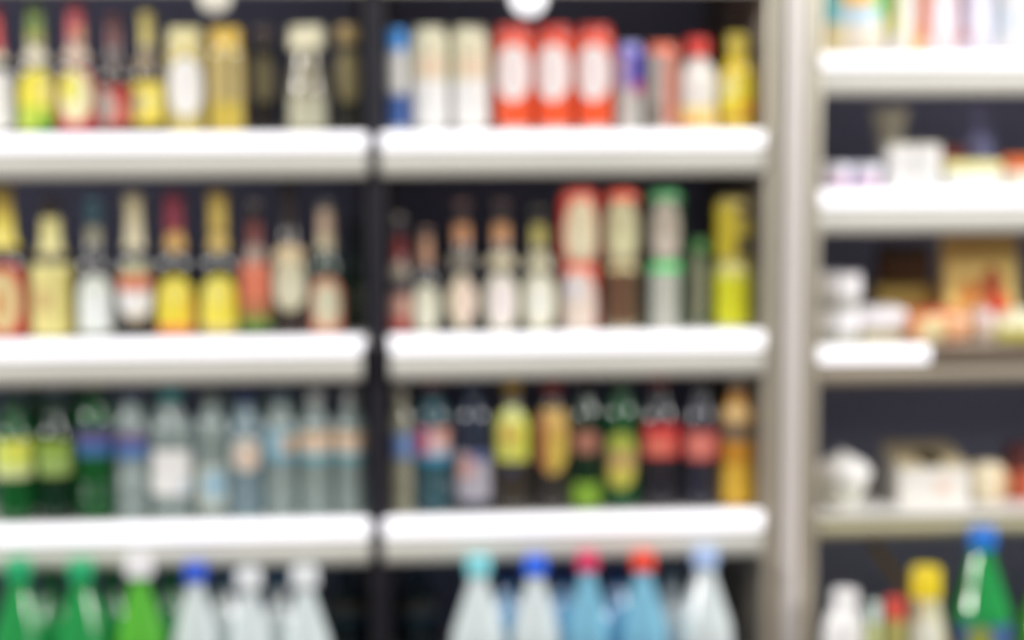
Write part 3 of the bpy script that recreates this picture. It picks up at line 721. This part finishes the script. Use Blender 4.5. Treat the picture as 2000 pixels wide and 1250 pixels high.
def bag(px0, px1, zs, ytop, dy, label, zones, depth=0.07, group='snack bags'):
    x0, x1, h = place_box(px0, px1, zs, 100, ytop, dy)
    w = (x1 - x0)
    t = thing('snack_bag', ((x0 + x1) / 2, dy + depth / 2, zs), label, 'bag', group)
    nu, nv = 24, 30
    def side(s, name, zn):
        vs, fs, cols = [], [], []
        for j in range(nv + 1):
            v = j / nv
            for i in range(nu + 1):
                u = -1 + 2 * i / nu
                e = max(0, (1 - abs(u) ** 2.6)) ** .6 * max(0, min(1, (v) / .22)) ** .5 * max(0, min(1, (1 - v) / .22)) ** .5
                wr = .0015 * math.sin(9 * u + 5 * v) * e
                wid = w / 2 * (1 - .05 * math.sin(PI * v))
                vs.append((u * wid, s * (depth / 2 * e * .96 + wr + .0006), v * h + .0005))
        for j in range(nv):
            for i in range(nu):
                f = (j * (nu + 1) + i, j * (nu + 1) + i + 1, (j + 1) * (nu + 1) + i + 1, (j + 1) * (nu + 1) + i)
                fs.append(f if s < 0 else f[::-1])
                cols.append(pick(zn, -1 + 2 * (i + .5) / nu, (j + .5) / nv))
        uniq = list(dict.fromkeys(cols))
        return mesh(name, vs, fs, [mat(c, .3, spec=.7, name='glossy_film') for c in uniq], [uniq.index(c) for c in cols], t)
    side(-1, 'bag_front', zones)
    side(1, 'bag_back', zones[:1])
    for z in (0.0008, h - .010):
        box('crimped_seal', -w * .48, w * .48, -.0012, .0012, z, z + .010, mat(zones[0], .3, name='glossy_film'), t)
    return t

bag(1610, 1740, R1, -110, .03, 'snack bag with cyan border, orange crest and pale lower half, beside the steel post',
    [(238, 228, 214), ('r', -1, -.3, 0, .25, (240, 226, 180)), ('r', -1, 1, .26, .48, (196, 222, 240)), ('r', -1, -.62, .3, .7, (96, 214, 224)), ('r', .55, 1, .36, .62, (120, 214, 120)), ('r', -.5, .5, .44, .8, (248, 196, 90)), ('r', .75, 1, .18, .36, (228, 224, 120))])
bag(1742, 1797, R1, -80, .035, 'narrow pale cream snack bag next to the cyan-bordered one', [(238, 234, 228), ('r', -1, -.4, .2, .8, (232, 228, 160)), ('r', .6, 1, 0, .3, (240, 200, 90))], .05)
bag(1799, 1878, R1, -100, .03, 'white and rose snack bag with an orange-red edge', [(240, 222, 226), ('r', -1, -.62, .12, .9, (244, 140, 100)), ('r', -1, -.75, 0, .14, (244, 206, 90)), ('o', .1, .35, .5, .14, (238, 228, 238))], .06)
bag(1880, 1952, R1, -90, .035, 'pale lavender snack bag with a purple-brown edge', [(226, 224, 240), ('r', -1, -.72, .2, .9, (206, 172, 200)), ('r', -.95, -.6, .1, .24, (214, 140, 140)), ('r', .7, 1, .1, .6, (206, 220, 230))], .06)
bag(1955, 2045, R1, -100, .03, 'plain white snack bag, last one before the photo edge', [(238, 236, 240), ('r', -1, 1, .2, .42, (224, 230, 240))], .07)

# second shelf: twin packs, white boxes, carton
def tub(name, loc, r, h, label, body, lid, group, lidh=.3, flare=1.08, cat='tub', band=None):
    t = thing(name, loc, label, cat, group)
    lathe('tub_body', [(0, 0), (0, r * .9), (.002, r * .92), (h * (1 - lidh), r), (h * (1 - lidh), 0)], plastic(body), t)
    lz = h * (1 - lidh) + .0003
    lathe('tub_lid', [(lz, 0), (lz, r * flare), (h * .97, r * flare), (h, r * flare * .95), (h - .002, r * flare * .82), (h - .002, 0)], plastic(lid), t, 48)
    if band:
        wrap('label', [(0, r * .9), (h * (1 - lidh), r)], h * .08, h * (1 - lidh) * .9, 360, band, t)
    return t
GP = 'small packs on the narrow cooler second shelf'
for px, lb in ((1634, 'small lavender-white dessert pot, touching the steel post'), (1690, 'small lavender-white dessert pot, next to the white block of boxes')):
    p = at(px, 366, .06)
    tub('dessert_pot', (p.x, .06, R2), .0245, Z(px, 320, .06) - R2, lb, (222, 216, 242), (236, 236, 248), GP, .42, 1.06, band=[(210, 198, 236), ('o', .1, .5, .5, .4, (226, 180, 200))])
xa, xb, h = place_box(1733, 1838, R2, 366, 281, .05)
k = 0
for r_, (za, zb) in enumerate(((0, .49), (.5, .99))):
    for c_, (ua, ub) in enumerate(((0, .49), (.51, 1))):
        cx = xa + (xb - xa) * (ua + ub) / 2
        wv = (xb - xa) * (ub - ua)
        t = thing('white_box', (cx, .085, R2 + h * za), ['white box, lower of the pair by the dessert pots', 'white box, lower of the pair by the cream carton', 'white box, upper of the pair by the dessert pots', 'white box, upper of the pair by the cream carton'][k], 'box', GP)
        hh = h * (zb - za)
        box('box_body', -wv / 2, wv / 2, -.035, .035, 0, hh * .80, plastic((234, 232, 232)), t, .004)
        box('box_lid', -wv / 2 - .0002, wv / 2 + .0002, -.0355, .0355, hh * .80 + .0002, hh, plastic((228, 224, 208) if r_ else (224, 224, 222)), t, .004)
        k += 1
xa, xb, h = place_box(1850, 1958, R2, 366, 316, .045)
t = thing('flat_carton', ((xa + xb) / 2, .085, R2), 'flat white carton with pale yellow lid, beside the white boxes', 'box', GP)
wv = (xb - xa) / 2
box('carton_body', -wv, wv, -.04, .04, 0, h * .56, paper((232, 232, 232)), t, .003)
box('carton_lid', -wv * 1.005, wv * 1.005, -.0405, .0405, h * .56 + .0003, h, paper((232, 226, 160)), t, .004)
p = at(2000, 366, .06)
tub('jam_jar', (p.x, .07, R2), .036, Z(2000, 306, .07) - R2, 'squat jar with orange lid, cut by the photo edge', (242, 232, 214), (230, 116, 54), GP, .42, 1.02, 'jar')
p = at(2003, 398, -.004)
p = at(1737, 300, .16)
t = thing('grey_goblet', (p.x, .16, R2), 'dim grey tapering cup standing behind the white boxes', 'cup', GP)
hg = Z(1737, 212, .16) - R2
lathe('cup_body', [(0, 0), (0, .022), (hg * .1, .020), (hg * .35, .016), (hg * .9, .032), (hg, .034), (hg, .031), (hg * .5, .02), (hg * .4, 0)], plastic((226, 222, 202)), t)
p = at(1905, 300, .17)
t = thing('blue_grey_bottle', (p.x, .165, R2), 'dim blue-grey bottle standing far behind the flat carton', 'bottle', GP)
hg = Z(1905, 192, .165) - R2
pr = scaled(BEER, .03, hg)
lathe('bottle_body', pr, mat((132, 136, 186), .3, name='blue_grey_glass'), t)
crown(t, .03, hg, pr, (90, 92, 120))
p = at(1858, 300, .15)
t = thing('dark_red_pack', (p.x - .006, .152, R2), 'dark red pack standing behind the flat carton', 'box', GP)
hg = Z(1868, 288, .15) - R2
box('pack_body', -.024, .024, -.02, .02, 0, hg * .85, paper((160, 50, 44)), t, .003)
box('pack_flap', -.024, .024, -.019, .019, hg * .85 + .0002, hg, paper((146, 70, 40)), t, .003)

# third shelf: lidded tubs, flat packs, cards
GT = 'tubs on the half lit shelf'
pt = at(1636, 670, .045)
pt.x = max(pt.x, XP1 + .0045 + .0395)
htub = Z(1636, 602, .05) - R3
tub('white_tub', (pt.x, .05, R3), .037, htub, 'white lidded tub, lower of the two-high stack', (176, 176, 164), (240, 238, 242), GT, .62, 1.06)
tub('white_tub', (pt.x + .0015, .05, R3 + htub + .0005), .037, Z(1636, 534, .05) - R3 - htub, 'white lidded tub, upper of the two-high stack', (176, 176, 164), (240, 238, 242), GT, .66, 1.06)
xa, xb, h = place_box(1681, 1776, R3, 670, 604, .03)
t = thing('lidded_container', ((xa + xb) / 2, .075, R3), 'wide container with thick white lid, beside the tub stack', 'box', GT)
wv = (xb - xa) / 2
box('container_body', -wv * .95, wv * .95, -.04, .04, 0, h * .36, plastic((206, 196, 160)), t, .006)
box('container_lid', -wv, wv, -.0425, .0425, h * .36 + .0003, h, plastic((242, 238, 242)), t, .012)

def pack(name, px0, px1, zs, ybase, ytop, dy, depth, label, zones, grp, cat='pack', puff=.35):
    """soft flow-wrapped pack: a pillow with flat crimped ends"""
    x0, x1, h = place_box(px0, px1, zs, ybase, ytop, dy)
    w = (x1 - x0)
    t = thing(name, ((x0 + x1) / 2, dy + depth / 2, zs), label, cat, grp)
    nu, nv = 28, 24
    vs, fs, cols = [], [], []
    for i in range(nu + 1):
        u = -1 + 2 * i / nu
        e = (1 - abs(u) ** 4) ** .5
        for j in range(nv):
            a = 2 * PI * j / nv
            c, s = math.cos(a), math.sin(a)
            yy = depth / 2 * (abs(c) ** .6) * (1 if c > 0 else -1)
            zz = (abs(s) ** .6) * (1 if s > 0 else -1)
            vs.append((u * w / 2 * .94, yy * (.55 + .45 * e), h / 2 + zz * h / 2 * max(.08, e)))
    for i in range(nu):
        for j in range(nv):
            k2 = (j + 1) % nv
            f = (i * nv + j, i * nv + k2, (i + 1) * nv + k2, (i + 1) * nv + j)
            fs.append(f[::-1])
            zc = sum(vs[q][2] for q in f) / 4 / h
            cols.append(pick(zones, -1 + 2 * (i + .5) / nu, zc))
    fs += [tuple(range(nv)), tuple(reversed(range(nu * nv, nu * nv + nv)))]
    cols += [zones[0], zones[0]]
    uniq = list(dict.fromkeys(cols))
    mesh('wrapper', vs, fs, [mat(c, .32, spec=.7, name='glossy_film') for c in uniq], [uniq.index(c) for c in cols], t)
    for s in (-1, 1):
        xs = sorted((s * w / 2 * .93, s * w / 2))
        box('crimped_end', xs[0], xs[1], -depth * .27, depth * .27, h / 2 - .001, h / 2 + .001, mat(zones[0], .32, spec=.7, name='glossy_film'), t)
    return t
pack('pastry_pack', 1782, 1905, R3, 670, 606, -.004, .09, 'orange flow-wrapped pastry pack with cream middle, next to the white-lidded container', [(232, 146, 84), ('o', -.35, .4, .5, .42, (242, 222, 170)), ('r', .3, 1, .2, .9, (240, 182, 140)), ('r', -1, 1, .9, 1, (206, 96, 80))], GT)
pack('pastry_pack', 1908, 1948, R3, 670, 606, .004, .07, 'small pinkish-white wrapped pack between the orange pack and the yellow loaf', [(236, 216, 200), ('r', -1, 1, .7, 1, (226, 200, 206))], GT)
p = at(1988, 670, .03)
t = thing('round_loaf', (p.x, .03, R3), 'round cream and yellow wrapped loaf, cut by the photo edge', 'food pack', GT)
hl = Z(1988, 600, .03) - R3
lathe('loaf_wrapper', [(0, 0), (0, .03), (hl * .12, .042), (hl * .4, .048), (hl * .7, .042), (hl * .92, .02), (hl, 0)], [mat((240, 234, 200), .3, spec=.7, name='glossy_film')], t)
wrap('label', [(hl * .12, .042), (hl * .4, .048), (hl * .7, .042)], hl * .12, hl * .45, 360, [(222, 214, 96)], t, off=.0012)

xa, xb, h = place_box(1845, 1985, R3, 655, 462, .10)
t = thing('picture_box', ((xa + xb) / 2, .1225, R3), 'tall mustard-yellow box with a red and green picture, leaning at the back', 'box', GT)
wv = (xb - xa) / 2
box('box_body', -wv, wv, -.02, .02, 0, h, paper((244, 216, 132)), t, .003)
vs, fs, cols = [], [], []
zn = [(246, 218, 134), ('o', .3, .46, .38, .24, (190, 100, 60)), ('o', -.35, .40, .3, .18, (226, 150, 76)), ('o', .55, .30, .3, .14, (222, 76, 50)), ('o', 0, .18, .5, .11, (90, 160, 140)), ('r', -1, 1, .85, 1, (186, 152, 84))]
nn = 24
for j in range(nn + 1):
    for i in range(nn + 1):
        vs.append(((-1 + 2 * i / nn) * wv * .96, -.0208, (.02 + .96 * j / nn) * h))
for j in range(nn):
    for i in range(nn):
        fs.append((j * (nn + 1) + i, j * (nn + 1) + i + 1, (j + 1) * (nn + 1) + i + 1, (j + 1) * (nn + 1) + i))
        cols.append(pick(zn, -1 + 2 * (i + .5) / nn, (j + .5) / nn))
uniq = list(dict.fromkeys(cols))
mesh('front_print', vs, fs, [paper(c) for c in uniq], [uniq.index(c) for c in cols], t)
xa, xb, h = place_box(1712, 1830, R3, 652, 560, .12)
t = thing('biscuit_box', ((xa + xb) / 2, .148, R3), 'low ochre box lying behind the white-lidded container', 'box', GT)
wv = (xb - xa) / 2
box('box_body', -wv, wv, -.025, .025, 0, h * .6, paper((204, 140, 80)), t, .003)
box('box_lid', -wv * 1.01, wv * 1.01, -.0255, .0255, h * .6 + .0003, h, paper((176, 150, 76)), t, .003)
xa, xb, h = place_box(1722, 1818, R3, 620, 482, .30)
t = thing('dark_box', ((xa + xb) / 2, .33, R3), 'dim dark brown box standing at the back, behind the low ochre box', 'box', GT)
wv = (xb - xa) / 2
box('box_body', -wv, wv, -.025, .025, 0, h * .86, paper((130, 92, 62)), t, .003)
box('box_lid', -wv * 1.01, wv * 1.01, -.0255, .0255, h * .86 + .0003, h, paper((84, 66, 56)), t, .003)

# unlit shelf: bowls, dispenser, packs
GW = 'white ware on the unlit grey shelf'
def bowl_prof(r, h, dome):
    if dome:
        return [(0, 0), (0, r * .9), (h * .08, r), (h * .3, r * .98), (h * .55, r * .82), (h * .8, r * .5), (h * .94, r * .22), (h, 0)]
    return [(0, 0), (0, r * .5), (h * .1, r * .6), (h * .5, r * .9), (h * .9, r), (h, r), (h, r * .94), (h * .6, r * .84), (h * .3, r * .5), (h * .25, 0)]
p = at(1640, 985, .085)
hb = Z(1640, 938, .085) - R4
t = thing('white_bowl', (p.x, .085, R4), 'white rounded bowl with a bun wrapped on top, beside the steel post', 'bowl', GW)
lathe('bowl_body', bowl_prof(.047, hb, False), mat((226, 226, 214), .25, spec=.7, name='glazed_china'), t)
lathe('foot_ring', [(0.0002, .020), (0.0002, .028), (hb * .09, .028)], mat((206, 204, 190), .3, name='glazed_foot'), t)
t = thing('wrapped_bun', (p.x + .004, .085, R4 + hb + .0005), 'white paper-wrapped bun resting on the bowl beside the steel post', 'food', GW)
hc = Z(1650, 884, .085) - R4 - hb
lathe('paper_wrap', [(0, 0), (0, .042), (hc * .12, .05), (hc * .4, .05), (hc * .62, .041), (hc * .82, .024), (hc * .95, .009), (hc, 0)], paper((242, 240, 238)), t, 40, .012, 10)
lathe('paper_twist', [(hc * .97, .006), (hc * 1.03, .004), (hc * 1.08, .007), (hc * 1.08, 0)], paper((236, 232, 224)), t, 24)

xa, xb = X(1757, 965, .075), X(1893, 965, .075)
zf = R4
hf = Z(1820, 915, .075) - R4
hk = hf + .026
t = thing('tissue_dispenser', ((xa + xb) / 2, .075, R4), 'white box with sloping beige top and dark oval opening, on the unlit shelf', 'box', GW)
wv = (xb - xa) / 2
# shell with an oval hole in the sloping top
dp = .14
vs, fs = [], []
def on_top(u, v):
    return (u * wv, v * dp, hf + (hk - hf) * v)
NH = 24
ring_out, ring_in = [], []
for k in range(NH):
    a = 2 * PI * k / NH
    c, s = math.cos(a), math.sin(a)
    mx_ = max(abs(c), abs(s))
    ring_out.append(len(vs)); vs.append(on_top(c / mx_, .5 + .5 * s / mx_))
for k in range(NH):
    a = 2 * PI * k / NH
    ring_in.append(len(vs)); vs.append(on_top(.02 + .36 * math.cos(a), .34 + .27 * math.sin(a)))
for k in range(NH):
    j = (k + 1) % NH
    fs.append((ring_out[k], ring_out[j], ring_in[j], ring_in[k]))
base_ring = []
for k in ring_out:
    base_ring.append(len(vs)); vs.append((vs[k][0], vs[k][1], 0.0))
for k in range(NH):
    j = (k + 1) % NH
    fs.append((base_ring[k], base_ring[j], ring_out[j], ring_out[k]))
fs.append(tuple(reversed(base_ring)))
mesh('box_shell', vs, fs, [paper((240, 236, 230)), paper((216, 200, 162))], [1] * NH + [0] * (len(fs) - NH), t, smooth=False)
vs, fs = [], []
for d in (0.001, .03):
    for k in range(NH):
        a = 2 * PI * k / NH
        q = on_top(.02 + .355 * math.cos(a), .34 + .266 * math.sin(a))
        vs.append((q[0], q[1], q[2] - d))
for k in range(NH):
    j = (k + 1) % NH
    fs.append((k, j, NH + j, NH + k))
fs.append(tuple(range(NH, 2 * NH)))
mesh('opening', vs, fs, mat((44, 20, 28), .7, name='dark_inside'), None, t, smooth=False)
box('front_sticker', wv * .05, wv * .45, -.0012, -.0002, hf * .25, hf * .7, paper((240, 214, 200)), t)
pack('bread_pack', 1902, 1975, R4, 965, 908, .07, .06, 'cream wrapped roll next to the dispenser box', [(236, 222, 190), ('r', .5, 1, 0, 1, (222, 170, 120))], GW)
xa, xb, h = place_box(1979, 2060, R4, 965, 872, .10)
t = thing('russet_box', ((xa + xb) / 2, .13, R4), 'russet red box at the photo edge on the unlit shelf', 'box', GW)
wv = (xb - xa) / 2
box('box_body', -wv, wv, -.03, .03, 0, h * .55, paper((196, 96, 66)), t, .003)
box('box_lid', -wv * 1.004, wv * 1.004, -.0305, .0305, h * .55 + .0003, h, paper((86, 40, 40)), t, .003)

# lowest shelf
GL = 'groceries on the lowest shelf of the narrow cooler'
bottle('R5', 1640, 88, 1152, R5, 'rounded white jug without a label, beside the steel post', [(0, 0), (0, .86), (.012, .96), (.03, 1), (.55, 1), (.70, .96), (.80, .80), (.86, .60), (.90, .50), (.99, .48), (.99, 0)],
       mat((242, 240, 240), .25, spec=.7, name='white_jug'), GL, cap=(240, 238, 240), capz=.91, capgrow=1.2, name='milk_jug', cat='jug', dy=-.09)
bottle('R5', 1706, 28, 1176, R5, 'narrow mint-capped white bottle next to the jug', WIDE, mat((206, 214, 150), .3, name='lime_plastic'), GL, cap=(214, 232, 224), capz=.80, capgrow=1.1, name='yogurt_drink', dy=-.09)
bottle('R5', 1745, 42, 1168, R5, 'small bottle with red cap and olive-green body', WIDE, mat((176, 170, 100), .3, name='olive_plastic'), GL, cap=(226, 84, 70), capz=.78, capgrow=1.1, name='yogurt_drink', dy=-.09)
bottle('R5', 1806, 84, 1108, R5, 'cream milk bottle with bright yellow cap', [(0, 0), (0, .86), (.012, .96), (.03, 1), (.50, 1), (.60, .92), (.70, .74), (.78, .62), (.80, .60), (.99, .58), (.99, 0)],
       mat((216, 212, 176), .25, spec=.7, name='cream_plastic'), GL, cap=(240, 214, 40), capz=.80, capgrow=1.2, name='milk_bottle', dy=-.09, wraps=(('label', .35, .66, 120, 'rect', [(222, 222, 208)], -14),))
big_bottle('R5', 1915, 122, 1030, R5, 'big green bottle with bright blue cap and blue label, in the narrow cooler', (24, 116, 214), GRNB, wraps=(('label', .25, .50, 360, 'rect', [(60, 96, 150), ('o', 0, .62, .28, .36, (150, 160, 60))]),))
big_bottle('R5', 2042, 116, 1088, R5, 'big lime-green bottle, cut by the photo edge in the narrow cooler', (60, 150, 50), clear((120, 220, 70), .3, (110, 210, 60)))
# a dim yellow straw-like stick leaning at the back
pa, pb = at(1700, 1058, .20), at(1790, 1130, .10)
t = thing('yellow_stick', pb, 'dim yellow stick leaning behind the yellow-capped milk bottle', 'stick', GL)
foot = Vector((pb.x + (pb.x - pa.x) * 1.9, .06, R5 + .004))
topq = Vector((pa.x, pa.y, pa.z))
t.location = foot
d = topq - foot
q = d.to_track_quat('Z', 'Y')
L = d.length
o = lathe('stick_shaft', [(0, 0), (0, .007), (L * .97, .007), (L * .97, 0)], mat((190, 150, 40), .5, name='ochre_plastic'), t)
o2 = lathe('stick_tip', [(L * .9702, 0), (L * .9702, .0085), (L * .995, .0085), (L, .005), (L, 0)], mat((96, 80, 34), .5, name='ochre_tip'), t)
for oo in (o, o2):
    oo.rotation_mode = 'QUATERNION'
    oo.rotation_quaternion = q

# ---------------------------------------------------------------- light
def area(name, loc, target, size, energy, col=(1, 1, 1), size_y=None):
    l = bpy.data.lights.new(name, 'AREA')
    l.energy = energy
    l.color = col
    l.shape = 'RECTANGLE' if size_y else 'SQUARE'
    l.size = size
    if size_y:
        l.size_y = size_y
    o = bpy.data.objects.new(name, l)
    COL.objects.link(o)
    o.location = loc
    o.rotation_euler = (Vector(target) - Vector(loc)).to_track_quat('-Z', 'Y').to_euler()
    return o
area('ceiling_lamp', (-5.2, -1.7, 2.9), (0.0, 0, 0.8), 3.0, 300, (1.0, 0.985, 0.955), 0.22)
area('ceiling_lamp', (5.8, -1.7, 2.9), (0.6, 0, 0.8), 3.0, 300, (1.0, 0.985, 0.955), 0.22)
area('ceiling_lamp', (-0.7, -1.5, 2.9), (0.2, 0, 0.9), 0.16, 14, (1.0, 0.98, 0.94))
area('ceiling_lamp', (1.9, -1.4, 2.8), (1.1, 0, 0.9), 0.16, 28, (1.0, 0.98, 0.94))

w = bpy.data.worlds.new('shop_light')
SC.world = w
w.use_nodes = True
w.node_tree.nodes['Background'].inputs['Color'].default_value = (0.62, 0.64, 0.68, 1)
w.node_tree.nodes['Background'].inputs['Strength'].default_value = 0.28

vs_ = SC.view_settings
vs_.view_transform = 'Standard'
vs_.look = 'None'
vs_.exposure = 0.0
vs_.gamma = 1.0
vs_.use_curve_mapping = False
SC.cycles.max_bounces = 10
SC.cycles.transparent_max_bounces = 24
